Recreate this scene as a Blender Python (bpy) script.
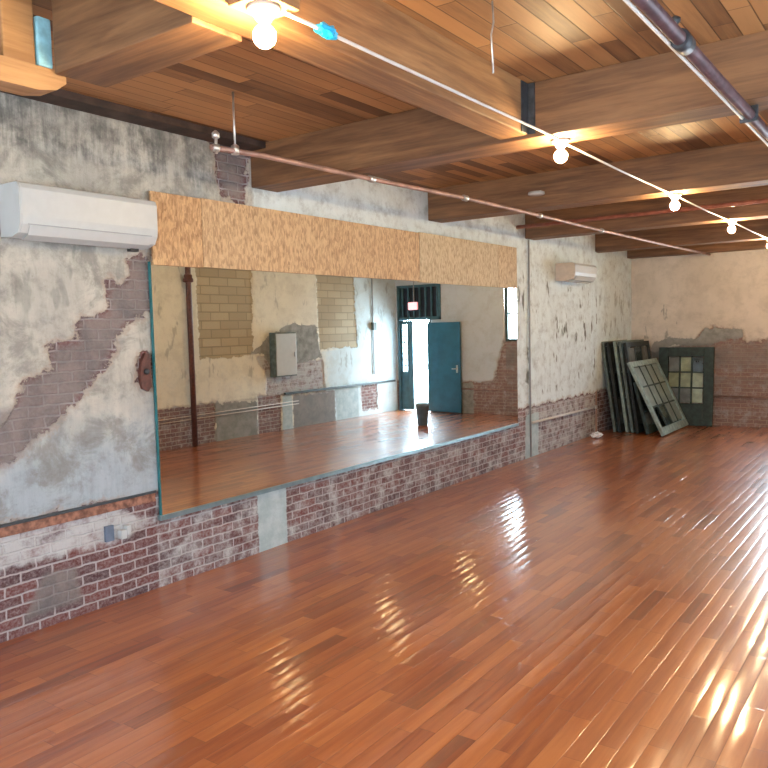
import bpy, bmesh, math, random
import numpy as np
from mathutils import Vector, Matrix
for o in list(bpy.data.objects): bpy.data.objects.remove(o)
sc = bpy.context.scene
col = sc.collection
random.seed(7)

# ------------------------------------------------------------------ camera, sky, daylight, exposure
CAMX, CAMH = 4.194, 1.70
RX = (0.81324219, 0.02148524, -0.5815286)
RY = (0.58139121, -0.0728058, 0.81036016)
RZ = (-0.02492787, -0.99711469, -0.07170008)
cd = bpy.data.cameras.new('camera'); cam = bpy.data.objects.new('camera', cd); col.objects.link(cam)
cd.sensor_width = 36; cd.lens = 36; cd.clip_start = 0.05; cd.clip_end = 200
cam.matrix_world = Matrix(((RX[0], -RX[1], -RX[2], CAMX), (RY[0], -RY[1], -RY[2], 0), (RZ[0], -RZ[1], -RZ[2], CAMH), (0, 0, 0, 1)))
sc.camera = cam
sc.view_settings.view_transform = 'Standard'; sc.view_settings.look = 'None'
sc.view_settings.gamma = 1; sc.view_settings.use_curve_mapping = False
sc.view_settings.exposure = 0.55
w = bpy.data.worlds.new('world'); sc.world = w; w.use_nodes = True
bg = w.node_tree.nodes['Background']; bg.inputs[0].default_value = (0.66, 0.84, 1.0, 1); bg.inputs[1].default_value = 9.0

def area(name, loc, rot, sx, sy, power, color):
    l = bpy.data.lights.new(name, 'AREA'); l.shape = 'RECTANGLE'; l.size = sx; l.size_y = sy
    l.energy = power; l.color = color
    o = bpy.data.objects.new(name, l); col.objects.link(o); o.location = loc; o.rotation_euler = rot
    return o
DAY = (0.80, 0.91, 1.0)
# area lamps as daylight at windows added in the unseen near and right walls
NW = [(0.6, 1.7), (2.0, 3.1), (3.4, 4.5)]            # x ranges of added windows in the wall behind the camera
RW = [(-1.9, -0.7), (0.6, 1.9), (3.2, 4.5)]          # y ranges of added windows in the right wall
for (a, b), pw in zip(NW, (10, 36, 84)):
    area('daylight', ((a+b)/2, -2.72, 1.65), (math.radians(90), 0, 0), b-a-.1, 1.5, pw, DAY)
for a, b in RW:
    area('daylight', (5.12, (a+b)/2, 1.65), (math.radians(90), 0, math.radians(90)), b-a-.1, 1.5, 7, DAY)
# daylight falling in through the open doorway and the narrow window of the far wall
area('daylight', (4.50, 13.75, 1.05), (math.radians(-70), 0, math.radians(-14)), 1.0, 1.9, 300, (.72, .88, 1.0))
area('daylight', (2.30, 13.6, 2.05), (math.radians(-80), 0, math.radians(-34)), .8, 1.2, 210, (.72, .88, 1.0))

# ------------------------------------------------------------------ node helper
class NT:
    def __init__(s, name):
        s.m = bpy.data.materials.new(name); s.m.use_nodes = True
        s.t = s.m.node_tree; s.b = s.t.nodes['Principled BSDF']
    def n(s, typ, **kw):
        x = s.t.nodes.new(typ)
        for k, v in kw.items(): setattr(x, k, v)
        return x
    def put(s, sock, v):
        if v is None: return
        if hasattr(v, 'is_linked'): s.t.links.new(v, sock)
        elif isinstance(v, (tuple, list)):
            sock.default_value = tuple(v) + (1,) if (len(v) == 3 and sock.type == 'RGBA') else tuple(v)
        else: sock.default_value = v
    def math(s, op, a, b=None, c=None):
        x = s.n('ShaderNodeMath', operation=op)
        s.put(x.inputs[0], a); s.put(x.inputs[1], b); s.put(x.inputs[2], c); return x.outputs[0]
    def add(s, a, b): return s.math('ADD', a, b)
    def sub(s, a, b): return s.math('SUBTRACT', a, b)
    def mul(s, a, b): return s.math('MULTIPLY', a, b)
    def ss(s, v, a, b, lo=0., hi=1.):
        x = s.n('ShaderNodeMapRange', interpolation_type='SMOOTHSTEP')
        s.put(x.inputs['Value'], v); s.put(x.inputs[1], a); s.put(x.inputs[2], b); s.put(x.inputs[3], lo); s.put(x.inputs[4], hi)
        return x.outputs[0]
    def mix(s, f, a, b, mode='MIX'):
        x = s.n('ShaderNodeMix', data_type='RGBA', blend_type=mode)
        s.put(x.inputs[0], f); s.put(x.inputs[6], a); s.put(x.inputs[7], b); return x.outputs[2]
    def obj(s): return s.n('ShaderNodeTexCoord').outputs['Object']
    def sep(s, v):
        x = s.n('ShaderNodeSeparateXYZ'); s.put(x.inputs[0], v); return x.outputs
    def comb(s, a, b, c):
        x = s.n('ShaderNodeCombineXYZ')
        for i, v in enumerate((a, b, c)): s.put(x.inputs[i], v)
        return x.outputs[0]
    def noise(s, v, scale, detail=3., rough=.55, dist=0.):
        x = s.n('ShaderNodeTexNoise'); s.put(x.inputs['Vector'], v)
        x.inputs['Scale'].default_value = scale; x.inputs['Detail'].default_value = detail
        x.inputs['Roughness'].default_value = rough; x.inputs['Distortion'].default_value = dist
        return x.outputs['Fac']
    def white(s, v, dim='3D'):
        x = s.n('ShaderNodeTexWhiteNoise', noise_dimensions=dim)
        s.put(x.inputs['Vector'], v); return x.outputs
    def attr(s, name):
        return s.n('ShaderNodeAttribute', attribute_name=name).outputs['Fac']
    def bump(s, h, strength, dist, normal=None):
        x = s.n('ShaderNodeBump'); s.put(x.inputs['Height'], h)
        x.inputs['Strength'].default_value = strength; x.inputs['Distance'].default_value = dist
        s.put(x.inputs['Normal'], normal); return x.outputs[0]
    def out(s, color=None, rough=None, metal=None, normal=None, **kw):
        s.put(s.b.inputs['Base Color'], color); s.put(s.b.inputs['Roughness'], rough)
        s.put(s.b.inputs['Metallic'], metal); s.put(s.b.inputs['Normal'], normal)
        for k, v in kw.items(): s.put(s.b.inputs[k.replace('_', ' ')], v)
        return s.m

def plain(name, c, rough=.6, metal=0., var=.15, scale=12., bump=0.):
    t = NT(name); p = t.obj(); n = t.noise(p, scale, 4.)
    k = tuple(max(0, x*(1-var)) for x in c); l = tuple(min(1, x*(1+var)) for x in c)
    c2 = t.mix(t.ss(n, .3, .7), k, l)
    nn = t.bump(n, bump, .01) if bump else None
    return t.out(c2, rough, metal, nn)

# ------------------------------------------------------------------ wood
def wood(name, axis, dark, light, rough=.6, knots=True, plank=None, seed=0., gapdark=.25):
    """axis: 0/1/2 the grain runs along; plank=(across axis, width, length)"""
    t = NT(name); v = t.obj(); c = t.sep(v)
    rnd = t.n('ShaderNodeObjectInfo').outputs['Random']
    st = [c[0], c[1], c[2]]
    shift = t.mul(rnd, 37.)
    gapm = None; tone = None
    if plank:
        ax, wd, ln = plank
        u = t.math('DIVIDE', t.add(c[ax], 20.), wd)
        idx = t.math('FLOOR', u); fr = t.sub(u, idx)
        off = t.mul(t.white(t.comb(idx, seed, 0.))[0], ln)
        vv = t.math('DIVIDE', t.add(t.add(c[axis], 30.), off), ln)
        idy = t.math('FLOOR', vv); fy = t.sub(vv, idy)
        wn = t.white(t.comb(idx, idy, seed + 3.))[0]
        wn1 = t.white(t.comb(idx, seed + 9., 0.))[0]
        tone = wn
        e = t.math('MINIMUM', fr, t.sub(1., fr))
        ey = t.mul(t.math('MINIMUM', fy, t.sub(1., fy)), ln / wd)
        gapm = t.ss(t.math('MINIMUM', e, ey), 0.0, .05, .15, 1.)
        shift = t.mul(wn, 50.)
    st[axis] = t.mul(t.add(st[axis], shift), .07)
    g = t.comb(*[t.add(x, t.mul(shift, .3)) if i != axis else x for i, x in enumerate(st)])
    n1 = t.noise(g, 16., 5., .6, .6)
    n2 = t.noise(g, 70., 3., .6)
    st2 = list(c); st2[axis] = t.mul(st2[axis], .35)
    big = t.noise(t.comb(*st2), 2.2, 4., .6)
    f = t.add(t.mul(n1, .55), t.add(t.mul(n2, .2), t.mul(big, .25)))
    if tone is not None: f = t.add(t.mul(f, .65), t.mul(tone, .42))
    colr = t.mix(t.ss(f, .32, .72), dark, light)
    h = t.add(t.mul(n1, .5), t.mul(n2, .5))
    if gapm is not None:
        colr = t.mix(gapm, tuple(x*gapdark for x in dark), colr)
        h = t.add(t.mul(h, .3), t.mul(gapm, 1.2))
    if knots:
        stk = list(c); stk[axis] = t.mul(stk[axis], .5)
        vo = t.n('ShaderNodeTexVoronoi'); vo.inputs['Scale'].default_value = 2.3; t.put(vo.inputs['Vector'], t.comb(*stk))
        k = t.ss(vo.outputs['Distance'], .02, .07)
        colr = t.mix(k, tuple(x*.45 for x in dark), colr)
    return t.out(colr, rough, None, t.bump(h, .35, .006))

M = {}
M['beam_x'] = wood('timber_beam_wood', 0, (.095, .042, .019), (.31, .155, .066))
M['beam_y'] = wood('timber_girder_wood', 1, (.16, .070, .030), (.44, .23, .095))
M['beam_end'] = wood('timber_bolster_wood', 1, (.30, .14, .05), (.56, .31, .13))
M['ceiling'] = wood('ceiling_board_wood', 1, (.135, .058, .024), (.44, .215, .082), plank=(0, .10, 1.5), seed=4.)

# floor boards
def floor_mat():
    t = NT('polished_floor_boards'); v = t.obj(); c = t.sep(v)
    wd, ln = .085, .55
    u = t.math('DIVIDE', t.add(c[0], 20.), wd); idx = t.math('FLOOR', u); fr = t.sub(u, idx)
    off = t.mul(t.white(t.comb(idx, 1., 0.))[0], ln)
    vv = t.math('DIVIDE', t.add(t.add(c[1], 30.), off), ln); idy = t.math('FLOOR', vv); fy = t.sub(vv, idy)
    wn = t.white(t.comb(idx, idy, 3.))[0]; wn2 = t.white(t.comb(idx, idy, 8.))[0]
    g = t.comb(t.add(c[0], t.mul(wn, 9.)), t.add(t.mul(c[1], .06), t.mul(wn, 5.)), 0.)
    n1 = t.noise(g, 26., 4., .6, .5); n2 = t.noise(g, 110., 2.)
    f = t.add(t.mul(wn, .30), t.add(t.mul(n1, .66), t.mul(n2, .08)))
    cr = t.n('ShaderNodeValToRGB'); t.put(cr.inputs[0], f)
    e = cr.color_ramp.elements
    e[0].position = .12; e[0].color = (.075, .014, .006, 1)
    e[1].position = .85; e[1].color = (.60, .205, .052, 1)
    a = e.new(.3); a.color = (.26, .052, .012, 1)
    a = e.new(.58); a.color = (.45, .125, .030, 1)
    big = t.noise(v, .55, 2.)
    dk = t.mul(t.ss(wn2, .86, .92), t.ss(n1, .35, .6))
    colr = t.mix(t.ss(big, .35, .7), cr.outputs[0], t.mix(.25, cr.outputs[0], (.40, .17, .07)))
    colr = t.mix(t.mul(dk, .55), colr, (.10, .026, .012))
    ex = t.math('MINIMUM', fr, t.sub(1., fr)); ey = t.mul(t.math('MINIMUM', fy, t.sub(1., fy)), ln/wd)
    gap = t.ss(t.math('MINIMUM', ex, ey), 0., .03)
    colr = t.mix(t.add(.45, t.mul(gap, .55)), (.07, .022, .010), colr)
    cup = t.mul(t.mul(fr, t.sub(1., fr)), 4.)                         # each board slightly crowned
    wave = t.noise(t.comb(t.mul(c[0], 1.), t.mul(c[1], .5), 0.), 5., 2.)
    tilt = t.mul(t.mul(t.sub(wn2, .5), fr), 1.7)
    h = t.add(t.add(t.mul(cup, 1.1), tilt), t.add(t.mul(wave, 4.0), t.mul(gap, .25)))
    nrm = t.bump(h, 1.0, .0008)
    ro = t.add(.05, t.mul(t.noise(v, 3., 4.), .15))
    return t.out(colr, .42, None, nrm, Coat_Weight=1.0, Coat_Roughness=ro, Coat_Normal=nrm, Coat_IOR=1.8)
M['floor'] = floor_mat()

# ------------------------------------------------------------------ painted / plastered walls over brick
def wall_mat(name, ax, cream, cream2, cool, brickA, brickB, mortar, block=(.80, .70, .50), mott=.25):
    t = NT(name); v = t.obj(); c = t.sep(v); U = c[ax]; Z = c[2]
    P = t.comb(U, Z, 0.)
    nb = t.noise(P, 7., 6., .7); nf = t.noise(P, 45., 5., .7); nl = t.noise(P, 1.3, 4., .6)
    # brick
    wv = t.n('ShaderNodeTexNoise'); wv.inputs['Scale'].default_value = 14.; wv.inputs['Detail'].default_value = 3.; t.put(wv.inputs['Vector'], P)
    vm = t.n('ShaderNodeVectorMath', operation='MULTIPLY_ADD')
    t.put(vm.inputs[0], wv.outputs['Color']); vm.inputs[1].default_value = (.022, .020, 0); t.put(vm.inputs[2], P)
    br = t.n('ShaderNodeTexBrick'); t.put(br.inputs['Vector'], vm.outputs[0])
    br.inputs['Scale'].default_value = 1.; br.inputs['Brick Width'].default_value = .19; br.inputs['Row Height'].default_value = .0625
    br.inputs['Mortar Size'].default_value = .0075; br.inputs['Mortar Smooth'].default_value = .5; br.inputs['Bias'].default_value = -.1
    t.put(br.inputs['Color1'], brickA); t.put(br.inputs['Color2'], brickB); t.put(br.inputs['Mortar'], mortar)
    bc = t.mix(t.ss(nf, .35, .75, 0., .5), br.outputs['Color'], mortar)
    wash = t.add(t.attr('wash'), t.mul(t.sub(nb, .5), 1.5))
    bc = t.mix(t.ss(wash, .30, .75, 0., .88), bc, (.52, .52, .52))
    # big blocks
    bk = t.n('ShaderNodeTexBrick'); t.put(bk.inputs['Vector'], P)
    bk.inputs['Scale'].default_value = 1.; bk.inputs['Brick Width'].default_value = .38; bk.inputs['Row Height'].default_value = .135
    bk.inputs['Mortar Size'].default_value = .010; bk.inputs['Mortar Smooth'].default_value = .3
    t.put(bk.inputs['Color1'], block); t.put(bk.inputs['Color2'], tuple(x*.8 for x in block)); t.put(bk.inputs['Mortar'], tuple(x*.62 for x in block))
    bkc = t.mix(t.ss(nf, .3, .8, 0., .4), bk.outputs['Color'], tuple(x*.7 for x in block))
    # plaster
    pc = t.mix(t.ss(nl, .35, .65), cream, cream2)
    pc = t.mix(t.ss(t.add(t.attr('cool'), t.mul(t.sub(nb, .5), .8)), .2, .8), pc, cool)
    pc = t.mix(t.attr('white'), pc, (.74, .84, .87))  # whitens the plaster; on the far left wall this paints in daylight
    nm = t.noise(P, 3.4, 7., .72, .4)
    pc = t.mix(t.mul(t.ss(nm, .45, .64, 0., mott), t.sub(1., t.mul(t.attr('white'), .9))), pc, tuple(x*.52 for x in cream2))
    pc = t.mix(t.ss(nb, .48, .72, 0., .1+mott*.5), pc, tuple(x*.55 for x in cream2))
    pc = t.mix(t.ss(nf, .60, .72, 0., .45), pc, tuple(x*.45 for x in cream2))
    # grey cement render
    gc = t.mix(t.ss(nb, .3, .7), (.20, .20, .19), (.36, .36, .34))
    gm = t.ss(t.add(t.attr('grey'), t.mul(t.sub(nb, .5), .22)), -.008, .008)
    # paint patch (bluish grey)
    tc = t.mix(t.ss(nb, .35, .7), (.36, .44, .46), (.50, .57, .58))
    tm = t.ss(t.add(t.attr('paint'), t.mul(t.sub(nb, .5), .05)), -.006, .006)
    # soot and damp, running down in streaks
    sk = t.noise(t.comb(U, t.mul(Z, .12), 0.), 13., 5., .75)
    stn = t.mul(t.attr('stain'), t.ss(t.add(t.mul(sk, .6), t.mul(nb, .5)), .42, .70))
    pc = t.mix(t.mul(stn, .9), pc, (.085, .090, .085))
    spots = t.noise(t.comb(U, t.mul(Z, .34), 0.), 6.5, 3., .6)
    pc = t.mix(t.mul(t.attr('spots'), t.ss(spots, .585, .65)), pc, (.17, .18, .16))
    bsd = t.add(t.attr('brick'), t.add(t.mul(t.sub(nb, .5), .26), t.mul(t.sub(nf, .5), .05)))
    bm = t.ss(bsd, -.006, .006)
    rim = t.mul(t.ss(bsd, -.045, -.005), t.sub(1., bm))
    ksd = t.add(t.attr('block'), t.mul(t.sub(nb, .5), .22)); km = t.ss(ksd, -.006, .006)
    c1 = t.mix(t.mul(rim, .5), pc, (.42, .32, .25))
    c1 = t.mix(bm, c1, bc)
    c1 = t.mix(km, c1, bkc)
    c1 = t.mix(gm, c1, gc)
    c1 = t.mix(tm, c1, tc)
    dirt = t.ss(t.add(t.attr('dirt'), t.mul(t.sub(nb, .5), .7)), .2, .9, 0., .8)
    c1 = t.mix(dirt, c1, t.mix(t.ss(nm, .4, .65), (.25, .215, .20), (.155, .145, .145)))
    # relief
    hb = t.mul(t.math('MAXIMUM', t.sub(1., br.outputs['Fac']), t.math('MAXIMUM', tm, gm)), 1.)
    hk = t.mul(t.sub(1., bk.outputs['Fac']), .6)
    hp = t.add(1.3, t.add(t.mul(nb, .5), t.mul(nl, .8)))
    x = t.n('ShaderNodeMix', data_type='FLOAT'); t.put(x.inputs[0], bm); t.put(x.inputs[2], hp); t.put(x.inputs[3], hb)
    y = t.n('ShaderNodeMix', data_type='FLOAT'); t.put(y.inputs[0], km); t.put(y.inputs[2], x.outputs[0]); t.put(y.inputs[3], hk)
    h = t.add(y.outputs[0], t.mul(nf, .35))
    return t.out(c1, .85, None, t.bump(h, .8, .008), Specular_IOR_Level=.3)

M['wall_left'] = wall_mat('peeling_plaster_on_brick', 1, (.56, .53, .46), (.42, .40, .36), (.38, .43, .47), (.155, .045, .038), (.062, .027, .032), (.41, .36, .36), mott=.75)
M['wall_back'] = wall_mat('beige_plaster_on_brick', 0, (.68, .61, .54), (.60, .54, .47), (.50, .54, .58), (.27, .15, .125), (.21, .12, .105), (.37, .28, .24))
M['wall_right'] = wall_mat('cream_plaster_on_brick', 1, (.80, .76, .64), (.74, .70, .60), (.60, .70, .74), (.20, .085, .075), (.13, .06, .06), (.40, .34, .31), (.52, .44, .31))

def sdpoly(px, py, poly):
    """signed distance, positive inside"""
    P = np.array(poly, float); n = len(P); d = np.full(px.shape, 1e9); ins = np.zeros(px.shape, bool)
    for i in range(n):
        a = P[i]; b = P[(i+1) % n]; e = b-a; wx = px-a[0]; wy = py-a[1]
        tt = np.clip((wx*e[0]+wy*e[1])/(e@e+1e-12), 0, 1)
        d = np.minimum(d, (wx-tt*e[0])**2+(wy-tt*e[1])**2)
        cnd = ((a[1] > py) != (b[1] > py)) & (px < (b[0]-a[0])*(py-a[1])/(b[1]-a[1]+1e-12)+a[0])
        ins ^= cnd
    d = np.sqrt(d); return np.where(ins, d, -d)

def lines(lo, hi, step, extra):
    k = np.linspace(lo, hi, int(round((hi-lo)/step))+1)
    ex = [e for e in extra if lo < e < hi]
    k = np.array([a for a in k if all(abs(a-e) > step*.4 for e in ex)] + ex)
    return np.unique(np.round(k, 4))

def wall(name, ax, base, sign, u0, u1, z1, mat, attrs, holes=(), step=.035, thick=.2, relief=.012):
    """a wall whose plaster stands proud of the brick; ax = horizontal axis; base = plane position; sign = +1 if the room is on the + side"""
    ex_u = [h[i] for h in holes for i in (0, 1)]; ex_z = [h[i] for h in holes for i in (2, 3)]
    us = lines(u0, u1, step, ex_u); zs = lines(0, z1, step, ex_z)
    Ug, Zg = np.meshgrid(us, zs, indexing='ij'); u = Ug.ravel(); z = Zg.ravel(); n = len(u)
    A = {k: np.zeros(n) for k in ('wash', 'cool', 'stain', 'dirt', 'spots', 'white')}
    A.update({k: np.full(n, -.5) for k in ('brick', 'grey', 'paint', 'block')})
    for k, v in attrs.items():
        if callable(v): A[k] = v(u, z)
        else:
            for poly in v: A[k] = np.maximum(A[k], sdpoly(u, z, poly))
    rng = np.random.RandomState(3)
    rec = np.maximum(np.clip(A['brick']*20+.5, 0, 1), np.clip(A['block']*20+.5, 0, 1)) * (1-np.clip(A['grey']*20+.5, 0, 1))
    wob = .004*np.sin(u*2.1+z*1.3)+.003*np.sin(u*5.3-z*3.9)
    d = base + sign*(wob - relief*rec)
    co = np.zeros((n, 3)); co[:, ax] = u; co[:, 1-ax] = d; co[:, 2] = z
    nu, nz = len(us), len(zs)
    idx = np.arange(n).reshape(nu, nz)
    q = np.stack([idx[:-1, :-1], idx[1:, :-1], idx[1:, 1:], idx[:-1, 1:]], -1).reshape(-1, 4)
    cu = (us[:-1]+us[1:])/2; cz = (zs[:-1]+zs[1:])/2; CU, CZ = np.meshgrid(cu, cz, indexing='ij')
    keep = np.ones(CU.size, bool)
    for h in holes: keep &= ~((CU.ravel() > h[0]) & (CU.ravel() < h[1]) & (CZ.ravel() > h[2]) & (CZ.ravel() < h[3]))
    q = q[keep]
    if (ax == 1) == (sign < 0): q = q[:, ::-1]
    if ax == 1: q = q[:, ::1]
    # thickness: outer skin with reveals round the openings
    verts = co.tolist(); faces = q.tolist()
    ob = base - sign*thick
    def P3(a, b, zz):
        p = [0, 0, zz]; p[ax] = a; p[1-ax] = b; return p
    def quad(*ps):
        k = len(verts); verts.extend(ps); faces.append([k, k+1, k+2, k+3])
    for h in holes:
        a, b, c0, c1 = h
        i0 = base
        quad(P3(a, i0, c0), P3(a, ob, c0), P3(a, ob, c1), P3(a, i0, c1))
        quad(P3(b, i0, c0), P3(b, ob, c0), P3(b, ob, c1), P3(b, i0, c1))
        quad(P3(a, i0, c1), P3(b, i0, c1), P3(b, ob, c1), P3(a, ob, c1))
        if c0 > .01: quad(P3(a, i0, c0), P3(b, i0, c0), P3(b, ob, c0), P3(a, ob, c0))
    # outer skin split into strips around holes
    eu = sorted(set([u0, u1]+ex_u)); ez = sorted(set([0, z1]+ex_z))
    for i in range(len(eu)-1):
        for j in range(len(ez)-1):
            m0 = (eu[i]+eu[i+1])/2; m1 = (ez[j]+ez[j+1])/2
            if any(h[0] < m0 < h[1] and h[2] < m1 < h[3] for h in holes): continue
            quad(P3(eu[i], ob, ez[j]), P3(eu[i+1], ob, ez[j]), P3(eu[i+1], ob, ez[j+1]), P3(eu[i], ob, ez[j+1]))
    for uu in (u0, u1): quad(P3(uu, base, 0), P3(uu, ob, 0), P3(uu, ob, z1), P3(uu, base, z1))
    me = bpy.data.meshes.new(name); me.from_pydata(verts, [], faces)
    for k, v in A.items():
        at = me.attributes.new(k, 'FLOAT', 'POINT')
        full = np.zeros(len(verts), np.float32); full[:n] = v
        if k in ('brick', 'grey', 'paint', 'block'): full[n:] = -.5
        at.data.foreach_set('value', full)
    me.materials.append(mat); me.update()
    o = bpy.data.objects.new(name, me); col.objects.link(o); o['kind'] = 'structure'
    return o

# ------------------------------------------------------------------ mesh helper
class MB:
    def __init__(s): s.bm = bmesh.new()
    def box(s, x0, x1, y0, y1, z0, z1, bev=0.):
        m = Matrix.Translation(((x0+x1)/2, (y0+y1)/2, (z0+z1)/2)) @ Matrix.Diagonal((abs(x1-x0), abs(y1-y0), abs(z1-z0), 1))
        r = bmesh.ops.create_cube(s.bm, size=1, matrix=m)
        if bev: bmesh.ops.bevel(s.bm, geom=list({e for v in r['verts'] for e in v.link_edges}), offset=bev, segments=2, affect='EDGES', profile=.6)
        return s
    def tube(s, pts, r, seg=12, caps=True):
        pts = [Vector(p) for p in pts]; rings = []
        up = None
        for i, p in enumerate(pts):
            d = (pts[min(i+1, len(pts)-1)] - pts[max(i-1, 0)]).normalized()
            if up is None:
                up = Vector((0, 0, 1)) if abs(d.z) < .9 else Vector((1, 0, 0))
            a = d.cross(up).normalized(); b = a.cross(d).normalized(); up = b
            rr = r[i] if isinstance(r, (list, tuple)) else r
            rings.append([s.bm.verts.new(p + (a*math.cos(t)+b*math.sin(t))*rr) for t in [2*math.pi*k/seg for k in range(seg)]])
        for a, b in zip(rings, rings[1:]):
            for k in range(seg):
                f = s.bm.faces.new((a[k], a[(k+1) % seg], b[(k+1) % seg], b[k])); f.smooth = True
        if caps:
            s.bm.faces.new(rings[0][::-1]); s.bm.faces.new(rings[-1])
        return s
    def lathe(s, prof, c, axis='z', seg=24):
        """prof: (radius, height) pairs"""
        rings = []
        for r, h in prof:
            ring = []
            for k in range(seg):
                t = 2*math.pi*k/seg; a, b = r*math.cos(t), r*math.sin(t)
                p = (a, b, h) if axis == 'z' else ((h, a, b) if axis == 'x' else (a, h, b))
                ring.append(s.bm.verts.new(Vector(c)+Vector(p)))
            rings.append(ring)
        for a, b in zip(rings, rings[1:]):
            for k in range(seg):
                f = s.bm.faces.new((a[k], a[(k+1) % seg], b[(k+1) % seg], b[k])); f.smooth = True
        s.bm.faces.new(rings[0][::-1]); s.bm.faces.new(rings[-1])
        return s
    def prism(s, prof, a0, a1, axis=1, bev=0.):
        """prof: closed outline; axis 1: outline in (x,z) swept along y; axis 0: outline (y,z) along x; axis 2: outline (x,y) along z"""
        def P(p, a): return (p[0], a, p[1]) if axis == 1 else ((a, p[0], p[1]) if axis == 0 else (p[0], p[1], a))
        A = [s.bm.verts.new(P(p, a0)) for p in prof]; B = [s.bm.verts.new(P(p, a1)) for p in prof]; n = len(prof)
        for k in range(n): s.bm.faces.new((A[k], A[(k+1) % n], B[(k+1) % n], B[k]))
        s.bm.faces.new(A[::-1]); s.bm.faces.new(B)
        return s
    def lump(s, c, r, seed=0, sub=3, amp=.3):
        rr = random.Random(seed)
        r0 = bmesh.ops.create_icosphere(s.bm, subdivisions=sub, radius=1)
        ph = [rr.uniform(0, 6) for _ in range(6)]
        for v in r0['verts']:
            p = v.co.copy()
            k = 1+amp*(math.sin(p.x*5+ph[0])*math.sin(p.y*6+ph[1])+.6*math.sin(p.z*9+ph[2])*math.sin(p.x*8+ph[3]))
            v.co = Vector((c[0]+p.x*k*r[0], c[1]+p.y*k*r[1], c[2]+p.z*k*r[2]))
        return s
    def build(s, name, mat, parent=None, origin=None):
        bmesh.ops.recalc_face_normals(s.bm, faces=s.bm.faces[:])
        o0 = Vector(origin) if origin is not None else (root_loc(parent) if parent else Vector((0, 0, 0)))
        bmesh.ops.translate(s.bm, verts=s.bm.verts[:], vec=-o0)
        me = bpy.data.meshes.new(name); s.bm.to_mesh(me); s.bm.free(); me.materials.append(mat)
        o = bpy.data.objects.new(name, me); col.objects.link(o)
        if parent: o.parent = parent
        else: o.location = o0
        return o
def root_loc(o):
    p = Vector((0, 0, 0))
    while o: p += o.location; o = o.parent
    return p
def tag(o, label, cat, group=None):
    o['label'] = label; o['category'] = cat
    if group: o['group'] = group
    return o
def thing(name, loc, label, cat, group=None, rot=(0, 0, 0)):
    o = bpy.data.objects.new(name, None); col.objects.link(o); o.location = loc; o.rotation_euler = rot
    o.empty_display_size = .1
    return tag(o, label, cat, group)
def struct(o): o['kind'] = 'structure'; return o

M['white_plastic'] = plain('white_plastic', (.50, .52, .52), .35, var=.03)
M['grey_plastic'] = plain('grey_plastic', (.30, .31, .32), .5, var=.05)
M['beige_plastic'] = plain('beige_plastic', (.55, .46, .38), .6, var=.08)
M['black'] = plain('dark_rubber', (.02, .02, .022), .6)
M['steel'] = plain('galvanised_steel', (.55, .55, .54), .38, .85, .15, 20.)
M['darksteel'] = plain('dark_steel_plate', (.06, .065, .075), .5, .5, .3, 20.)
M['alu'] = plain('mirror_channel_metal', (.22, .32, .35), .3, .5, .1)
M['rust'] = plain('brown_painted_pipe', (.10, .035, .026), .5, .0, .3, 30., .1)
M['purple'] = plain('old_purple_brown_pipe', (.11, .065, .075), .45, .2, .3, 15., .1)
M['redpipe'] = plain('red_oxide_pipe', (.33, .11, .07), .5, 0., .2, 15.)
M['copper'] = plain('weathered_conduit_metal', (.33, .20, .165), .5, .3, .3, 7.)
M['blue_door'] = plain('teal_blue_door_paint', (.020, .13, .22), .35, 0., .12, 6.)
M['frame_blue'] = plain('slate_blue_frame_paint', (.05, .13, .17), .5, 0., .2, 8.)
M['navy'] = plain('dark_navy_paint', (.012, .018, .032), .5, 0., .3, 8.)
M['bin'] = plain('blue_grey_bin_plastic', (.12, .19, .23), .5)
M['darkgreen'] = plain('old_dark_green_paint', (.018, .035, .030), .6, 0., .4, 14., .2)
M['green_black'] = plain('green_black_sash_paint', (.012, .018, .018), .65, 0., .5, 14., .2)
M['palegreen'] = plain('faded_green_grey_paint', (.23, .30, .28), .6, 0., .25, 14., .2)
M['greengrey'] = plain('grey_green_paint', (.10, .13, .12), .6, 0., .3, 14., .2)
M['tape'] = plain('bright_blue_tape', (.01, .45, .80), .4, 0., .2, 20.)
M['tape_pale'] = plain('pale_blue_tape', (.28, .55, .62), .5, 0., .2, 20.)
M['paper'] = plain('white_paper', (.8, .8, .82), .7)
M['outlet_blue'] = plain('blue_grey_plate', (.13, .17, .24), .5)
M['ceramic'] = plain('white_ceramic', (.42, .42, .40), .25, var=.03)
M['white_cable'] = plain('pale_cable_sheath', (.66, .63, .60), .4, 0., .06)
M['concrete'] = plain('outside_concrete', (.55, .54, .50), .9)
def mirror_mat():
    t = NT('mirror_glass'); return t.out((.84, .885, .87), 0.0, 1.0)
M['mirror'] = mirror_mat()
M['glass_edge'] = plain('teal_glass_edge', (.03, .15, .165), .15)
def glassy(name, c, alpha=.35, rough=.08):
    t = NT(name); n = t.noise(t.obj(), 9., 4.)
    cc = t.mix(t.ss(n, .35, .7), tuple(x*.7 for x in c), c)
    return t.out(cc, rough, 0., None, Alpha=alpha)
M['clear'] = glassy('window_pane_glass', (.7, .8, .85), .10, .02)
M['pane_olive'] = glassy('painted_olive_pane', (.30, .33, .20), 1., .3)
M['pane_pale'] = glassy('dusty_pale_pane', (.25, .30, .275), 1., .35)
M['pane_grey'] = glassy('dusty_grey_pane', (.17, .18, .17), .95, .25)
M['pane_dark'] = glassy('dark_dusty_pane', (.035, .05, .05), .95, .15)
def emis(name, c, s):
    t = NT(name); return t.out((.9, .9, .9), .3, 0., None, Emission_Color=c, Emission_Strength=s)
M['bulb'] = emis('lit_bulb_glass', (1.0, .72, .37), 520.)
M['exit'] = emis('lit_red_sign', (1.0, .22, .26), 1.6)
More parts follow.
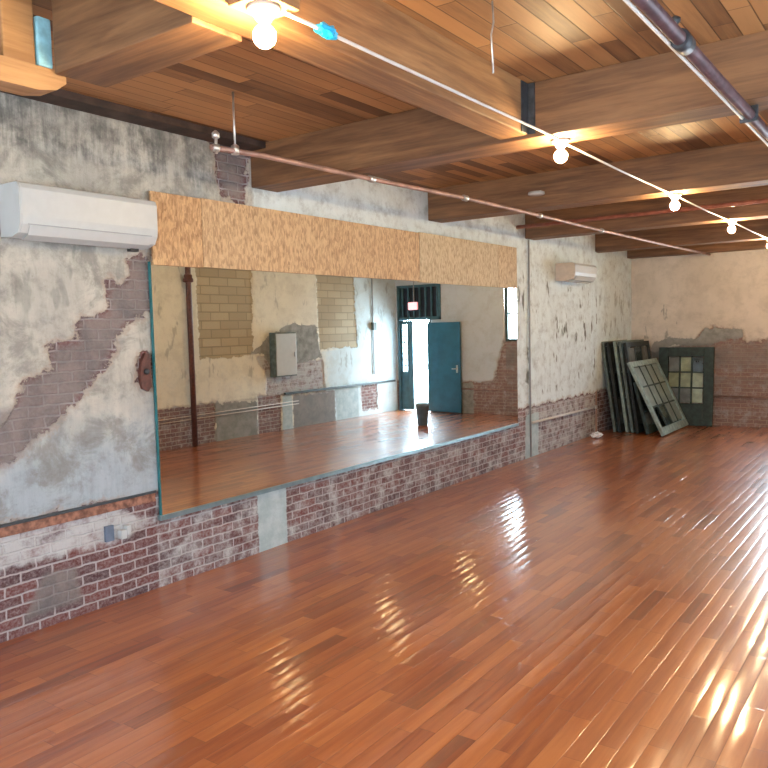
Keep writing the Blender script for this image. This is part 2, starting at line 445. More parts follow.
def osb_mat():
    t = NT('oriented_strand_board'); v = t.obj(); c = t.sep(v)
    rnd = t.n('ShaderNodeAttribute', attribute_type='OBJECT', attribute_name='tone').outputs['Fac']
    def flakes(ang, s, sd):
        mp = t.n('ShaderNodeMapping'); t.put(mp.inputs['Vector'], t.comb(c[1], c[2], 0.))
        mp.inputs['Rotation'].default_value = (0, 0, ang); mp.inputs['Scale'].default_value = (s*1.25, s*.42, 1); mp.inputs['Location'].default_value = (sd, sd, 0)
        vo = t.n('ShaderNodeTexVoronoi'); t.put(vo.inputs['Vector'], mp.outputs[0]); vo.inputs['Scale'].default_value = 1.
        return t.sep(vo.outputs['Color'])[0]
    a = flakes(.35, 60., 3.); b = flakes(-.3, 66., 7.); d = flakes(1.1, 50., 11.)
    f = t.add(t.mul(a, .42), t.add(t.mul(b, .36), t.mul(d, .22)))
    light = t.mix(rnd, (.66, .38, .17), (.58, .49, .33))
    dark = t.mix(rnd, (.42, .21, .085), (.44, .35, .22))
    cc = t.mix(t.ss(f, .25, .75), dark, light)
    cc = t.mix(t.ss(f, .2, .3, .3, 0.), cc, (.16, .085, .04))
    return t.out(cc, .7, None, t.bump(f, .3, .003))
M['osb'] = osb_mat()

# ------------------------------------------------------------------ the room
YN, YB, XR, ZC = -2.6, 13.2, 5.0, 3.09
struct(MB().box(-.35, XR+.2, YN-.2, YB+.2, -.12, 0).build('floor', M['floor']))
struct(MB().box(-.35, XR+.2, YN-.2, YB+.2, ZC, ZC+.12).build('ceiling', M['ceiling']))
struct(MB().box(-6, 14, YB+.2, YB+14, -.2, -.06).build('ground', M['concrete']))

P1 = [(3.08, 2.2), (3.26, 2.21), (3.26, 1.86), (3.03, 1.76), (2.89, 1.55), (2.73, 1.37), (2.58, 1.25), (2.42, 1.14), (2.2, .98), (1.9, .84), (1.6, .9), (1.9, 1.16), (2.19, 1.22), (2.27, 1.29), (2.33, 1.44), (2.52, 1.52), (2.51, 1.64), (2.70, 1.67), (2.71, 1.82), (2.92, 1.84), (2.92, 2.02), (3.06, 2.03)]
TOPB = [(3.80, 3.09), (4.2, 3.09), (4.13, 2.66), (3.92, 2.66)]
def gauss(v, c, s): return np.exp(-((v-c)/s)**2)
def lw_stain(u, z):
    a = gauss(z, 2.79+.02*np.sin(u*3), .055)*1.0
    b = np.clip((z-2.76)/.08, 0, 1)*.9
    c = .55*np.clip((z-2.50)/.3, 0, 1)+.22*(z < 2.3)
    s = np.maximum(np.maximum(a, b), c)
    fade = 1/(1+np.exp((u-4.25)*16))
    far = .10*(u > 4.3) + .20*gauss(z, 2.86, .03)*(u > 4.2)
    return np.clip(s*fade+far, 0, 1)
def lw_dirt(u, z):
    d = 1.1*np.clip(sdpoly(u, z, [(1.4, .9), (2.2, .95), (2.62, 1.28), (2.55, 1.45), (2.3, 1.32), (1.4, 1.35)])*9+.45, 0, 1)
    e = .85*np.clip(sdpoly(u, z, [(2.24, .06), (2.40, .34), (2.62, .32), (2.66, .08)])*16+.4, 0, 1)
    f = 1.0*np.clip(sdpoly(u, z, TOPB)*8+.3, 0, 1)
    g = .98*np.clip(sdpoly(u, z, P1)*10+.45, 0, 1)
    return np.maximum(np.maximum(np.maximum(d, e), f), g)
def lw_wash(u, z):
    a = np.clip(sdpoly(u, z, [(-3, .60), (2.9, .60), (3.2, .46), (2.9, .38), (2.4, .41), (1.8, .34), (-3, .3)])*14+.75, 0, 1)
    b = .43*np.ones_like(u)*(u > 3.2)*(u < 8.9)
    c = .55*(u >= 8.9)
    return np.maximum(np.maximum(a*.66, b), c) * (z < .66)
def lw_cool(u, z):  # bluish tint low and at the far end, daylight put into the plaster colour
    a = np.clip((1.55-z)*1.2, 0, 1)*(u < 3.6)
    b = .8*(u > 11.2)
    return np.maximum(np.maximum(a, b), .35*(u > 3.6)*(z > 2.6)*(u < 9))
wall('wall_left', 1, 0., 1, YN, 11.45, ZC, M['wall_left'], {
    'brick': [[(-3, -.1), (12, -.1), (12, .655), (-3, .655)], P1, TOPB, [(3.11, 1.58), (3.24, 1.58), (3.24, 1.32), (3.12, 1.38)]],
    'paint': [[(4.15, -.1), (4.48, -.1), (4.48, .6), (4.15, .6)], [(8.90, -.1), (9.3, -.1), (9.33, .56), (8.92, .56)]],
    'white': lambda u, z: np.clip(.85*np.clip((u-8.55)/.15, 0, 1)+.75*(u > 4.2)*(z > 2.6), 0, .85), 'stain': lw_stain, 'dirt': lw_dirt, 'wash': lw_wash, 'cool': lw_cool,  # white band above the boards; far end whitened, daylight painted into the colour
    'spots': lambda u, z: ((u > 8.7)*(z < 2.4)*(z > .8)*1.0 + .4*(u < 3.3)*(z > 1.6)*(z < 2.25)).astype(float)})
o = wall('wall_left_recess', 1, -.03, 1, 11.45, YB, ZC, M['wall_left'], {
    'brick': [[(11, -.1), (14, -.1), (14, .655), (11, .655)]], 'white': lambda u, z: .8+0*u, 'wash': lambda u, z: .4+0*u, 'cool': lambda u, z: .5+0*u,  # paler and bluer plaster, daylight from the end wall painted in
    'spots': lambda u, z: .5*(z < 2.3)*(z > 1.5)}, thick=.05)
struct(MB().box(-.2, -.004, 11.41, 11.452, 0, ZC).build('wall_left_return', plain('pinkish_brick_return', (.34, .20, .16), .8)))

DOOR = (4.17, 4.92, 0, 1.86); TRANS = (3.93, 4.92, 1.92, 2.54); WIN = (2.13, 2.50, 1.40, 2.46)
wall('wall_back', 0, YB, -1, -.35, XR+.2, ZC, M['wall_back'], {
    'brick': [[(-1, -.1), (6, -.1), (6, .62), (2.75, .62), (2.62, 1.1), (2.5, 1.45), (2.1, 1.4), (1.78, 1.33), (1.70, 1.54), (1.3, 1.60), (1.12, 1.56), (1.0, 1.36), (.4, 1.2), (-1, .7)]],
    'grey': [[(.30, 1.10), (.33, 1.36), (.60, 1.44), (1.05, 1.40), (1.15, 1.58), (1.70, 1.56), (1.74, 1.43), (1.2, 1.30), (.6, 1.30), (.5, 1.1)], [(3.2, -.1), (3.9, -.1), (3.9, .6), (3.2, .6)]],
    'wash': lambda u, z: .36+0*u, 'cool': lambda u, z: .9*(u > 2.5), 'dirt': lambda u, z: (u < 2.5)*(.75*gauss(z, 1.12, .36)+.35*(z < .8)), 'spots': lambda u, z: .6*(u < .9)*(z > 1.4)*(z < 2.)},
    holes=(DOOR, TRANS, WIN), relief=.02)
wall('wall_right', 1, XR, -1, YN, YB, ZC, M['wall_right'], {
    'brick': [[(-3, -.1), (8.18, -.1), (8.18, .61), (-3, .61)], [(9.10, -.1), (9.66, -.1), (9.66, .64), (9.10, .64)], [(9.30, .60), (9.34, .95), (9.12, 1.30), (9.6, 1.32), (10.1, 1.18), (10.80, 1.16), (10.86, .60)], [(11.96, .1), (12.47, .1), (12.47, .6), (11.96, .6)]],
    'block': [[(7.89, 3.2), (9.07, 3.2), (9.05, 1.38), (8.74, 1.30), (7.92, 1.32)], [(10.69, 3.2), (11.78, 3.2), (11.86, 1.36), (10.73, 1.36)]],
    'grey': [[(8.18, -.1), (9.10, -.1), (9.10, .56), (8.18, .60)], [(9.00, 1.36), (9.51, 1.66), (10.02, 1.84), (10.69, 1.78), (10.73, 1.34), (10.84, 1.2), (10.12, 1.12), (9.51, 1.0), (9.30, 1.30)], [(9.97, -.1), (11.14, -.1), (11.14, .56), (9.97, .56)]],
    'paint': [[(9.67, -.1), (9.94, -.1), (9.94, .6), (9.71, .6)], [(11.19, -.1), (11.86, -.1), (11.86, .6), (11.14, .6)]],
    'wash': lambda u, z: .36+.25*(z > .62), 'cool': lambda u, z: np.clip((u-10.6)*1.0, 0, 1)+.25*(z < 1.3), 'spots': lambda u, z: .4*(u > 7)*(z > .8),  # cool: bluish light from the door painted into the far plaster
    'dirt': lambda u, z: .38*(z < .6)*(u > 7.9)*(u < 9.2)+.75*(z < .58)*(u > 9.95)*(u < 11.1)+.35*gauss(z, .66, .08)},
    holes=tuple((a, b, .85, 2.45) for a, b in RW))
wall('wall_front', 0, YN, 1, -.2, XR+.2, ZC, M['wall_back'], {'brick': [[(-1, -.1), (6, -.1), (6, .62), (-1, .62)]], 'wash': lambda u, z: .3+0*u},
     holes=tuple((a, b, .85, 2.45) for a, b in NW), step=.08)

# thin dark strip and orange brick band on the left wall
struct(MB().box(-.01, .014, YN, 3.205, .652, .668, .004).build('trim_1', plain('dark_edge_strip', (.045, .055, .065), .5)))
struct(MB().box(-.014, .006, YN, 3.20, .595, .650, .003).build('trim_2', plain('orange_brick_band', (.26, .12, .08), .8, 0., .5, 22., .6)))
struct(MB().box(XR-.03, XR+.01, 9.76, 13.1, .60, .64, .006).build('trim_3', plain('dark_ledge', (.035, .055, .06), .5)))

# windows (three in the right wall, three behind the camera, added unseen for the daylight) and the one by the blue door
def window(i, ax, base, a, b, z0, z1, cols, rows, mat, sgn, pane=M['clear']):
    nm = 'window_%d' % i
    def bx(mb, u0, u1, d0, d1, q0, q1):
        lo, hi = sorted((base+sgn*d0, base+sgn*d1))
        return mb.box(u0, u1, lo, hi, q0, q1, .004) if ax == 0 else mb.box(lo, hi, u0, u1, q0, q1, .004)
    f = MB(); t = .05
    bx(f, a, a+t, .03, .10, z0, z1); bx(f, b-t, b, .03, .10, z0, z1); bx(f, a+t, b-t, .03, .10, z0, z0+t); bx(f, a+t, b-t, .03, .10, z1-t, z1)
    fo = struct(f.build(nm, mat))
    g = MB()
    for k in range(1, cols): u = a+(b-a)*k/cols; bx(g, u-.01, u+.01, .045, .085, z0+t, z1-t)
    for k in range(1, rows): z = z0+(z1-z0)*k/rows; bx(g, a+t, b-t, .05, .08, z-.016, z+.016)
    g.build('muntins', mat, fo)
    p = MB(); bx(p, a+t*.8, b-t*.8, .062, .068, z0+t*.8, z1-t*.8); p.build('pane', pane, fo)
window(1, 0, YB, WIN[0], WIN[1], WIN[2], WIN[3], 1, 2, M['darkgreen'], 1)
k = 2
for a, b in RW: window(k, 1, XR, a, b, .85, 2.45, 2, 3, M['darkgreen'], 1); k += 1
for a, b in NW: window(k, 0, YN, a, b, .85, 2.45, 2, 3, M['darkgreen'], -1); k += 1

# door set: frame, transom with dark bars, glazed fixed leaf, open blue leaf
f = MB(); y0, y1 = YB-.02, YB+.12
f.box(3.90, 3.955, y0, y1, 1.86, 2.57, .004); f.box(4.90, 4.95, y0, y1, 0, 2.57, .004); f.box(3.90, 4.95, y0, y1, 1.86, 1.925, .004); f.box(3.90, 4.95, y0, y1, 2.525, 2.575, .004); f.box(4.15, 4.185, y0, y1, 0, 1.86, .004)
fr = struct(f.build('trim_4', M['frame_blue']))
g = MB(); g.box(3.95, 4.90, YB+.06, YB+.075, 1.925, 2.525)
g.build('transom_panel', M['navy'], fr)
g = MB()
for i in range(7): x = 3.98+.14*i; g.box(x, x+.03, YB+.01, YB+.045, 1.925, 2.525, .003)
g.build('transom_bars', M['frame_blue'], fr)
# glazed leaf
d = MB(); X0, X1 = 4.71, 4.90
d.box(4.61, 4.71, YB+.03, YB+.07, .01, 1.855, .003)
d.box(X0, X0+.035, YB+.03, YB+.07, 0.01, 1.855, .003); d.box(X1-.035, X1, YB+.03, YB+.07, .01, 1.855, .003)
d.box(X0+.035, X1-.035, YB+.03, YB+.07, .01, .80, .003); d.box(X0+.035, X1-.035, YB+.03, YB+.07, 1.78, 1.855, .003)
dl = struct(d.build('door_1', M['frame_blue']))
g = MB()
for i in range(1, 3): x = X0+.035+(X1-X0-.07)*i/3; g.box(x-.008, x+.008, YB+.04, YB+.06, .80, 1.78)
for i in range(1, 8): z = .80+.98*i/8; g.box(X0+.035, X1-.035, YB+.04, YB+.06, z-.010, z+.010)
g.build('muntins', M['frame_blue'], dl)
MB().box(X0+.03, X1-.03, YB+.048, YB+.052, .8, 1.78).build('pane', M['clear'], dl)
# blue leaf, folded back flat against the wall
d = MB().box(3.42, 4.175, YB-.105, YB-.06, .012, 1.80, .004)
dd = struct(d.build('door_2', M['blue_door']))
g = MB(); g.box(3.47, 3.51, YB-.112, YB-.104, .80, .95, .003); g.tube([(3.49, YB-.104, .88), (3.49, YB-.15, .88), (3.58, YB-.155, .88)], .010, 8)
g.build('door_handle', M['steel'], dd)
g = MB()
for z in (.2, .9, 1.6): g.tube([(4.18, YB-.082, z-.05), (4.18, YB-.082, z+.05)], .012, 8)
g.build('hinge', M['steel'], dd)

# ------------------------------------------------------------------ timbers
def beam(y0, y1, x0, x1, label, z0=2.78, z1=ZC+.005):
    o = MB().box(x0, x1, y0, y1, z0, z1, .008).build('ceiling_beam', M['beam_x'], None, ((x0+x1)/2, (y0+y1)/2, z0))
    return tag(o, label, 'beam', 'cross beams under the ceiling')
beam(1.87, 2.11, 1.22, 2.07, 'short brown timber beam at top left, ending at the L-shaped timber with pale blue tape')
beam(4.20, 4.48, 0, XR, 'long brown cross beam carrying the second bulb, with the thick lengthwise girder butting into it')
beam(6.68, 6.94, 0, XR, 'long brown cross beam with the white round smoke detector on its face')
beam(8.95, 9.21, 0, XR, 'long brown cross beam right behind the red pipe')
beam(11.40, 11.64, -.1, XR, 'narrow-looking cross beam just before the far wall, above the leaning window sashes')
beam(12.97, 13.2, -.15, XR, 'farthest cross beam, lying along the top of the beige end wall')
gr = thing('ceiling_girder', (2.23, 2.0, 2.78), 'thick honey brown lengthwise timber running from top edge to the first long cross beam', 'beam')
MB().box(2.075, 2.255, -2.6, 4.20, 2.797, ZC+.004, .008).build('timber', M['beam_y'], gr)
MB().box(2.256, 2.262, 4.10, 4.197, 2.80, ZC-.005, .001).box(2.256, 2.30, 4.185, 4.199, 2.80, ZC-.005, .002).build('hanger_plate', M['darksteel'], gr)
mb_ = MB().box(2.257, 2.42, 1.86, 2.04, 2.783, 2.87, .006).build('mounting_block', M['beam_y'], gr)
bo = thing('timber_bolster', (1.08, 1.8, 2.64), 'orange-brown L-shaped timber bolster at the upper left corner', 'beam')
MB().prism([(.3, 2.70), (1.80, 2.703), (1.88, 2.72), (1.925, 2.755), (1.925, 2.80), (.3, 2.80)], 1.09, 1.215, 0).build('foot', M['beam_end'], bo)
MB().box(1.02, 1.205, 1.665, 1.80, 2.80, ZC+.004, .008).build('block', M['beam_end'], bo)
tp = MB().box(1.06, 1.218, 1.805, 1.868, 2.80, 3.0, .01).build('paint_patch', M['tape_pale'], bo); tp['label'] = 'pale blue strip'

tag(MB().box(.0, .17, -2.6, 4.195, 3.045, ZC+.004, .006).build('wall_plate', plain('dark_wall_plate_wood', (.05, .028, .020), .7, 0., .4, 8., .2), None, (.15, 1, 3.045)), 'dark timber plate along the top of the near left wall', 'beam')  # dark timber strip between wall top and ceiling

# ------------------------------------------------------------------ pipes and conduits
pts = [(.83, 3.06, 2.752), (.90, 3.4, 2.752), (.95, 4.43, 2.752), (1.04, 5.6, 2.752), (1.07, 7.0, 2.752), (1.09, 8.64, 2.752), (1.16, 11.0, 2.752), (1.25, 13.1, 2.752)]
c = thing('overhead_conduit', (1.0, 8, 2.752), 'long thin pinkish metal conduit slung under the beams along the mirror wall', 'conduit')
MB().tube(pts, .016, 10).build('tube', M['copper'], c)
for p in pts[2:6]: MB().tube([(p[0], p[1]-.03, p[2]), (p[0], p[1]+.03, p[2])], .024, 10).build('coupling', M['steel'], c)
MB().tube([(.858, 3.22, 2.75), (.858, 3.22, ZC)], .006, 8).lathe([(.0, -.02), (.024, -.018), (.024, .03), (.010, .04)], (.858, 3.22, 2.752)).build('hanger_rod', M['steel'], c)
MB().tube([(.84, 3.09, 2.72), (.84, 3.09, 2.84)], .010, 8).lathe([(.004, .0), (.022, .01), (.022, .035), (.006, .05)], (.84, 3.09, 2.80)).lathe([(.02, -.02), (.026, 0), (.02, .02)], (.84, 3.09, 2.752)).build('fitting', M['steel'], c)
c = thing('sprinkler_pipe', (3.41, 6, 2.74), 'thick purple-brown steel pipe running lengthwise at the upper right', 'pipe')
MB().tube([(3.41, -2.6, 2.735), (3.41, 13.2, 2.735)], .026, 16).build('tube', M['purple'], c)
MB().tube([(3.41, 3.0, 2.735), (3.41, 3.10, 2.735)], .036, 16).lathe([(.012, 0), (.012, .05), (.02, .06), (.02, .07), (.005, .08)], (3.38, 3.06, 2.76), seg=10).build('coupling', M['darksteel'], c)
MB().tube([(3.374, -2.5, 2.722), (3.374, 13.1, 2.722)], .007, 8).build('cable', M['white_cable'], c)
for y in (4.34, 6.81, 9.08, 11.52): MB().box(3.36, 3.446, y-.012, y+.012, 2.702, 2.782, .004).build('clamp', M['darksteel'], c)
c = tag(MB().tube([(.0, 8.72, 2.90), (4.8, 8.70, 2.90)], .022, 12).build('cross_pipe', M['redpipe'], None, (2.4, 8.71, 2.9)), 'thin red-oxide pipe running crosswise in front of the third long beam', 'pipe')
tag(MB().tube([(.024, 9.0, 0.02), (.024, 9.0, 2.77)], .012, 10).build('wall_conduit', M['grey_plastic'], None, (.02, 9, 0)), 'thin grey upright conduit on the white wall right of the mirror', 'conduit')
c = thing('dado_conduit', (.03, 10.1, .44), 'pale horizontal conduit along the brick between mirror and leaning sashes', 'conduit')
MB().tube([(.032, 9.03, .455), (.03, 11.28, .435)], .016, 10).build('tube', M['white_cable'], c)
MB().lathe([(.02, -.02), (.028, 0), (.028, .03), (.01, .045)], (.03, 11.28, .435), 'y', 12).build('end_fitting', M['white_plastic'], c)
tag(MB().tube([(1.25, YB-.02, .48), (4.1, YB-.02, .48)], .014, 8).build('end_wall_conduit', M['copper'], None, (2.6, YB-.02, .48)), 'tan horizontal conduit low on the brick of the far end wall', 'conduit')
for z, lb in ((.40, 'lower'), (.45, 'upper')):
    tag(MB().tube([(XR-.02, 6.2, z), (XR-.02, 10.1, z+.02)], .007, 8).build('side_wall_conduit', M['beige_plastic'], None, (XR-.02, 8, z)), lb+' of two thin pale conduits seen in the mirror low on the opposite wall', 'conduit')
c = thing('drain_pipe', (XR-.07, 7.69, 0), 'rust-brown upright pipe seen in the mirror against the cream wall', 'pipe')
MB().tube([(XR-.07, 7.69, 0), (XR-.07, 7.69, 2.78), (XR-.07, 7.69, ZC)], .042, 14).build('tube', M['rust'], c)
MB().lathe([(.05, 0), (.075, .01), (.075, .05), (.06, .07), (.06, .11), (.05, .12)], (XR-.07, 7.69, 2.46)).build('collar', M['rust'], c)
c = thing('wall_conduit', (XR-.02, 12.37, .9), 'thin dark upright line with a box seen in the mirror near the dark transom', 'conduit')
MB().tube([(XR-.02, 12.37, .8), (XR-.02, 12.37, ZC)], .012, 8).build('tube', M['grey_plastic'], c)
MB().box(XR-.07, XR-.004, 12.32, 12.42, 1.68, 1.83, .006).build('box', M['greengrey'], c)
c = thing('electrical_cabinet', (XR-.06, 9.71, .95), 'white metal electrical cabinet seen in the mirror on the grey patch', 'cabinet')
MB().box(XR-.14, XR-.008, 9.42, 9.95, .93, 1.68, .008).build('body', M['greengrey'], c)
dr = MB().box(XR-.158, XR-.141, 9.44, 9.93, .95, 1.66, .005).build('door', M['white_plastic'], c)
MB().box(XR-.166, XR-.159, 9.87, 9.895, 1.26, 1.34, .003).build('latch', M['grey_plastic'], dr)

# ------------------------------------------------------------------ string of bulbs
def lamp(x, y, ztop, label):
    L = thing('bare_bulb_light', (x, y, ztop), label, 'light', 'bare bulbs along the ceiling cable')
    MB().lathe([(.056, 0), (.056, -.012), (.040, -.020), (.030, -.036), (.024, -.045)], (x, y, ztop)).build('lampholder', M['ceramic'], L)
    prof = [(.014, -.045), (.015, -.058)]
    for i in range(0, 11):
        a = math.radians(20+ (180-20)*i/10.); prof.append((max(.0008, .039*math.sin(a)), -.095+.039*math.cos(a)))
    MB().lathe(prof, (x, y, ztop), seg=20).build('bulb', M['bulb'], L)
lamp(2.345, 1.94, 2.783, 'lit bare bulb nearest the camera, hanging under the thick lengthwise girder')
lamp(2.385, 4.36, 2.78, 'lit bare bulb under the first long cross beam, near the girder end')
lamp(2.37, 6.86, 2.78, 'lit bare bulb, third from the camera, under the beam with the smoke detector')
lamp(2.37, 9.12, 2.78, 'lit bare bulb, fourth from the camera, under the beam behind the red pipe')
lamp(2.37, 11.52, 2.78, 'farthest lit bare bulb, at the right edge of the picture')
cab = [(2.385, 2.0, 2.772), (2.395, 2.1, 2.768), (2.40, 2.6, 2.765), (2.40, 3.4, 2.766), (2.40, 4.15, 2.77), (2.39, 4.31, 2.77)]
for (p, lb) in ((cab, 'pale ceiling cable running beside the girder from the nearest bulb to the second'),
                ([(2.385, 4.41, 2.77), (2.38, 5.5, 2.762), (2.37, 6.80, 2.77)], 'pale ceiling cable between the second and third bulb'),
                ([(2.37, 6.92, 2.77), (2.37, 8, 2.763), (2.37, 9.06, 2.77)], 'pale ceiling cable between the third and fourth bulb'),
                ([(2.37, 9.18, 2.77), (2.37, 10.3, 2.763), (2.37, 11.46, 2.77)], 'pale ceiling cable between the fourth and the farthest bulb')):
    tag(MB().tube(p, .007, 8).build('ceiling_cable', M['white_cable'], None, p[0]), lb, 'cable', 'cable of the bulb string')
tag(MB().lump((2.40, 2.20, 2.767), (.024, .055, .022), 3, 3, .25).build('blue_tape_bundle', M['tape'], None, (2.40, 2.20, 2.767)), 'bright blue tape bundled round the cable beside the nearest bulb', 'tape')
tag(MB().tube([(2.62, 3.06, ZC), (2.625, 3.06, 3.0), (2.615, 3.055, 2.95), (2.62, 3.06, 2.79)], .004, 6).build('hanging_wire', M['steel'], None, (2.62, 3.06, 2.79)), 'short thin wire dangling from the ceiling boards at top centre', 'wire')
c = thing('smoke_detector', (1.22, 6.62, 2.88), 'small round white smoke detector on the second long cross beam', 'smoke detector')
MB().lathe([(.055, .035), (.075, .03), (.078, .008), (.06, 0), (.02, -.004)], (1.22, 6.60, 2.875)).build('body', M['ceramic'], c)
MB().box(1.18, 1.26, 6.60, 6.68, 2.905, 2.918, .002).build('bracket', M['steel'], c)

# ------------------------------------------------------------------ air conditioners
def ac(y0, y1, z0, z1, dpt, label, side):
    c = thing('air_conditioner', (0.01, (y0+y1)/2, z0), label, 'air conditioner')
    pr = [(.012, z0+.01), (dpt*.55, z0), (dpt*.85, z0+.02), (dpt*.97, z0+.065), (dpt, z0+.11), (dpt, z1-.035), (dpt*.95, z1-.008), (dpt*.85, z1), (.012, z1)]
    MB().prism(pr, y0+.012, y1-.012).build('body', M['white_plastic'], c)
    for a, b in ((y0, y0+.012), (y1-.012, y1)):
        e = MB().prism([(x*.985 if x > .02 else x, z) for x, z in pr], a, b).build('end_cap', side, c)
    # air outlet flap along the lower front
    MB().prism([(dpt*.60, z0-.004), (dpt*.86, z0+.012), (dpt*.985, z0+.056), (dpt*1.0, z0+.060), (dpt*.885, z0+.010), (dpt*.60, z0-.012)], y0+.05, y1-.05).build('flap', M['white_plastic'], c)
    MB().box(dpt*.60, dpt*.985, y0+.045, y1-.045, z0+.064, z0+.068).box(.05, dpt*.5, y0+.1, y1-.1, z1, z1+.002).build('seam', M['grey_plastic'], c)
    return c
a1 = ac(2.255, 3.15, 2.245, 2.535, .22, 'white wall air conditioner at upper left beside the strand board', M['white_plastic'])
MB().box(.10, .14, 3.00, 3.06, 2.218, 2.245, .003).build('pipe_plug', M['black'], a1)
a2 = ac(9.86, 10.68, 2.28, 2.52, .29, 'far white wall air conditioner with a tan end, near the corner', M['beige_plastic'])

# ------------------------------------------------------------------ mirror and strand board
c = thing('wall_mirror', (.03, 5.9, .48), 'long frameless mirror panel fixed to the left brick wall', 'mirror')
MB().box(.024, .032, 3.228, 8.62, .497, 2.175).build('glass', M['mirror'], c)
MB().box(.012, .024, 3.235, 8.615, .50, 2.17).build('backing', M['grey_plastic'], c)
MB().box(.012, .0325, 3.219, 3.2275, .49, 2.175).build('glass_edge', M['glass_edge'], c)
MB().box(.002, .040, 3.21, 8.63, .462, .496, .003).build('bottom_channel', M['alu'], c)
for i, (a, b, z0, z1, tone, lb) in enumerate(((3.235, 3.655, 2.155, 2.628, .22, 'narrow orange strand board sheet beside the near air conditioner'),
                              (3.66, 6.425, 2.160, 2.632, .42, 'longest tan strand board sheet above the mirror'),
                              (6.435, 8.12, 2.150, 2.640, .85, 'pale strand board sheet above the mirror, reflecting doorway side'),
                              (8.125, 8.60, 2.150, 2.640, .7, 'short strand board end sheet above the right end of the mirror'))):
    p = MB().box(.034, .052, a, b, z0, z1, .002).build('strand_board', M['osb'], None, (.04, (a+b)/2, z0))
    p['tone'] = tone
    tag(p, lb.replace(', reflecting doorway side', ', above the mirrored doorway'), 'board', 'strand boards above the mirror')

# ------------------------------------------------------------------ small things on the left wall
c = thing('electrical_outlet', (.01, 2.87, .42), 'blue-grey electrical outlet with white plug on the whitewashed brick', 'outlet')
MB().box(-.01, .012, 2.81, 2.87, .41, .51, .004).build('cover_plate', M['outlet_blue'], c)
MB().box(-.005, .045, 2.90, 2.94, .41, .47, .008).box(-.005, .04, 2.945, 2.975, .43, .49, .006).build('plug', M['white_plastic'], c)
c = thing('junction_box', (.0, 3.165, 1.34), 'dark rusty metal junction box in a plaster hole at the left mirror edge', 'box')
MB().prism([(3.115, 1.42), (3.13, 1.52), (3.16, 1.58), (3.195, 1.57), (3.20, 1.36), (3.17, 1.33), (3.13, 1.35)], -.02, .022, 0).build('plate', M['rust'], c)
MB().lathe([(.02, 0), (.02, .012), (.008, .016)], (.02, 3.16, 1.46), 'x', 10).build('knob', M['black'], c)
tag(MB().lump((.13, 11.05, .045), (.07, .10, .042), 5, 3, .35).build('crumpled_paper', M['paper'], None, (.13, 11.05, 0)), 'small crumpled white paper on the floor by the brick wall', 'paper')

# ------------------------------------------------------------------ bin and sign seen in the mirror
c = thing('waste_bin', (3.13, 11.25, 0), 'small blue-grey waste bin seen in the mirror before the doorway', 'bin')
MB().lathe([(.085, .0), (.095, .01), (.115, .33), (.120, .33), (.120, .345), (.108, .345), (.09, .02)], (3.13, 11.25, 0)).build('body', M['bin'], c)
MB().lathe([(.122, .345), (.124, .36), (.10, .385), (.02, .395)], (3.13, 11.25, 0)).build('lid', M['bin'], c)
c = thing('exit_sign', (4.47, 13.1, 2.08), 'small glowing red sign seen in the mirror before the dark transom', 'sign')
MB().box(4.37, 4.58, 13.04, 13.075, 2.07, 2.22, .01).build('lit_face', M['exit'], c)
MB().box(4.365, 4.585, 13.075, 13.105, 2.065, 2.225, .006).tube([(4.475, 13.10, 2.2), (4.475, 13.10, 2.78)], .008, 8).box(4.44, 4.51, 13.09, 13.19, 2.12, 2.16).build('housing', M['grey_plastic'], c)

# ------------------------------------------------------------------ old window sashes
def sash(loc, rot, W_, H_, T, cols, rows, fm, panes, label, st=.075, bot=.12, bar=None, group='old window sashes leaning in the corner'):
    """local: x along the width, z up the height, y thickness 0..T; panes(i,j) gives material or None"""
    r = thing('window_sash', loc, label, 'window sash', group, rot)
    def B(mb, name, mat):
        bmesh.ops.recalc_face_normals(mb.bm, faces=mb.bm.faces[:]); me = bpy.data.meshes.new(name); mb.bm.to_mesh(me); mb.bm.free(); me.materials.append(mat)
        o = bpy.data.objects.new(name, me); col.objects.link(o); o.parent = r; return o
    for a, b in ((0, st), (W_-st, W_)): B(MB().box(a, b, 0, T, 0, H_, .004), 'stile', fm)
    B(MB().box(st+.001, W_-st-.001, 0, T, 0, bot, .004), 'rail', fm); B(MB().box(st+.001, W_-st-.001, 0, T, H_-st, H_, .004), 'rail', fm)
    iw = W_-2*st; ih = H_-st-bot
    for i in range(1, cols): x = st+iw*i/cols; B(MB().box(x-.013, x+.013, .008, T-.008, bot+.001, H_-st-.001, .003), 'upright_bar', bar or fm)
    for j in range(1, rows): z = bot+ih*j/rows; B(MB().box(st+.001, W_-st-.001, .010, T-.010, z-.012, z+.012, .003), 'cross_bar', bar or fm)
    for i in range(cols):
        for j in range(rows):
            m = panes(i, j)
            if m is None: continue
            x0 = st+iw*i/cols+.014; x1 = st+iw*(i+1)/cols-.014; z0 = bot+ih*j/rows+.013; z1 = bot+ih*(j+1)/rows-.013
            B(MB().box(x0, x1, T*.5-.003, T*.5+.003, z0, z1), 'pane', m)
    return r
R90 = math.radians(90)
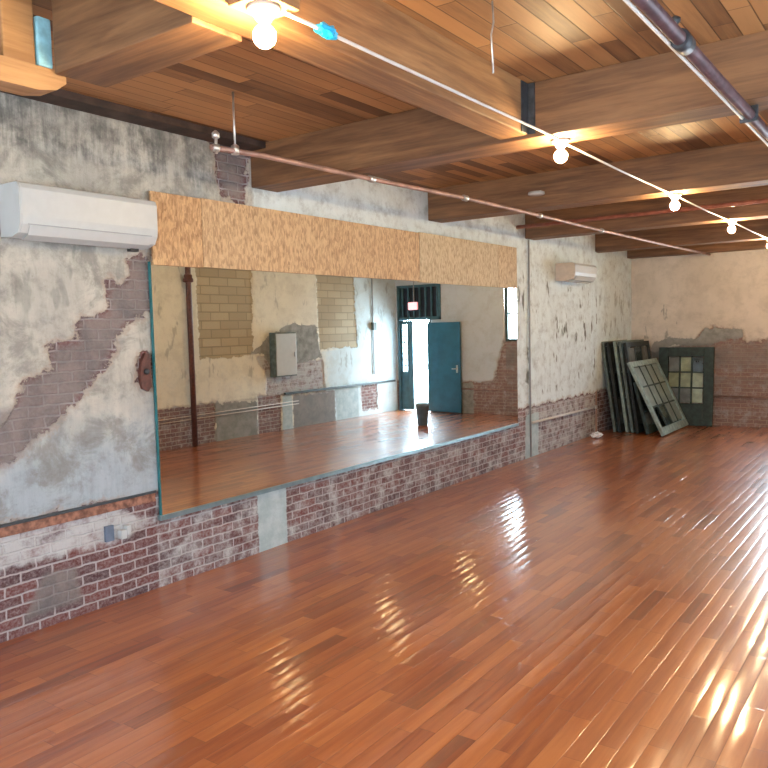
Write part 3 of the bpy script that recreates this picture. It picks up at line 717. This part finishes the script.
# tall sashes leaning against the left wall; the thin edges face the camera. local x -> +y, local y -> -x after rotation about z by +90
tall = [(.20, 11.72, 1.42, 'greengrey', 'tall grey-green window sash standing closest to the left wall'),
        (.29, 11.70, 1.41, 'green_black', 'tall near-black window sash, second in the stack from the left wall'),
        (.38, 11.76, 1.42, 'palegreen', 'tall pale green-grey window sash, third in the stack from the left wall'),
        (.47, 11.74, 1.42, 'greengrey', 'tall grey-green window sash, fourth from the left wall, between pale and near-black ones'),
        (.56, 11.70, 1.40, 'green_black', 'tall near-black window sash, outermost of the tall ones'),
        (.72, 11.66, .80, 'darkgreen', 'low dark green window sash directly behind the slanting pale one')]
for x, y, h, m, lb in tall:
    lean = math.radians(8.0 if h > 1.3 else 14)
    hh = h/math.cos(lean)
    # lean toward -x : rotate about y
    rm = Matrix.Rotation(-lean, 4, 'Y') @ Matrix.Rotation(R90, 4, 'Z')
    r = sash((x, y, .012), rm.to_euler(), 1.15, hh*.99, .045, 3, 3, M[m], lambda i, j: M['pane_dark'] if (i+j) % 2 else M['pane_grey'], lb)
lean = math.atan2(.52, 1.09)
rm = Matrix.Rotation(-lean, 4, 'Y') @ Matrix.Rotation(R90, 4, 'Z')
sash((.985, 11.53, .026), rm.to_euler(), 1.40, 1.20, .045, 4, 3, M['palegreen'], lambda i, j: M['pane_dark'] if (j == 0 and i == 1) else (None if (j == 0 and i == 0) else M['pane_pale']), 'faded pale green window sash leaning at a slant in front of the stack', st=.085, bar=M['darkgreen'])
def pn(i, j):
    t = {(0, 2): 'pane_grey', (1, 2): 'pane_olive', (2, 2): 'pane_dark', (0, 1): 'pane_olive', (1, 1): 'pane_olive', (2, 1): 'pane_olive', (0, 0): 'pane_grey', (1, 0): 'pane_grey', (2, 0): 'pane_olive'}
    return M[t[(i, j)]]
sash((.47, 12.96, .006), (math.radians(-5), 0, 0), .86, 1.275, .05, 3, 3, M['darkgreen'], pn, 'dark green window sash with olive painted panes, leaning on the far end wall', st=.15, bot=.36)
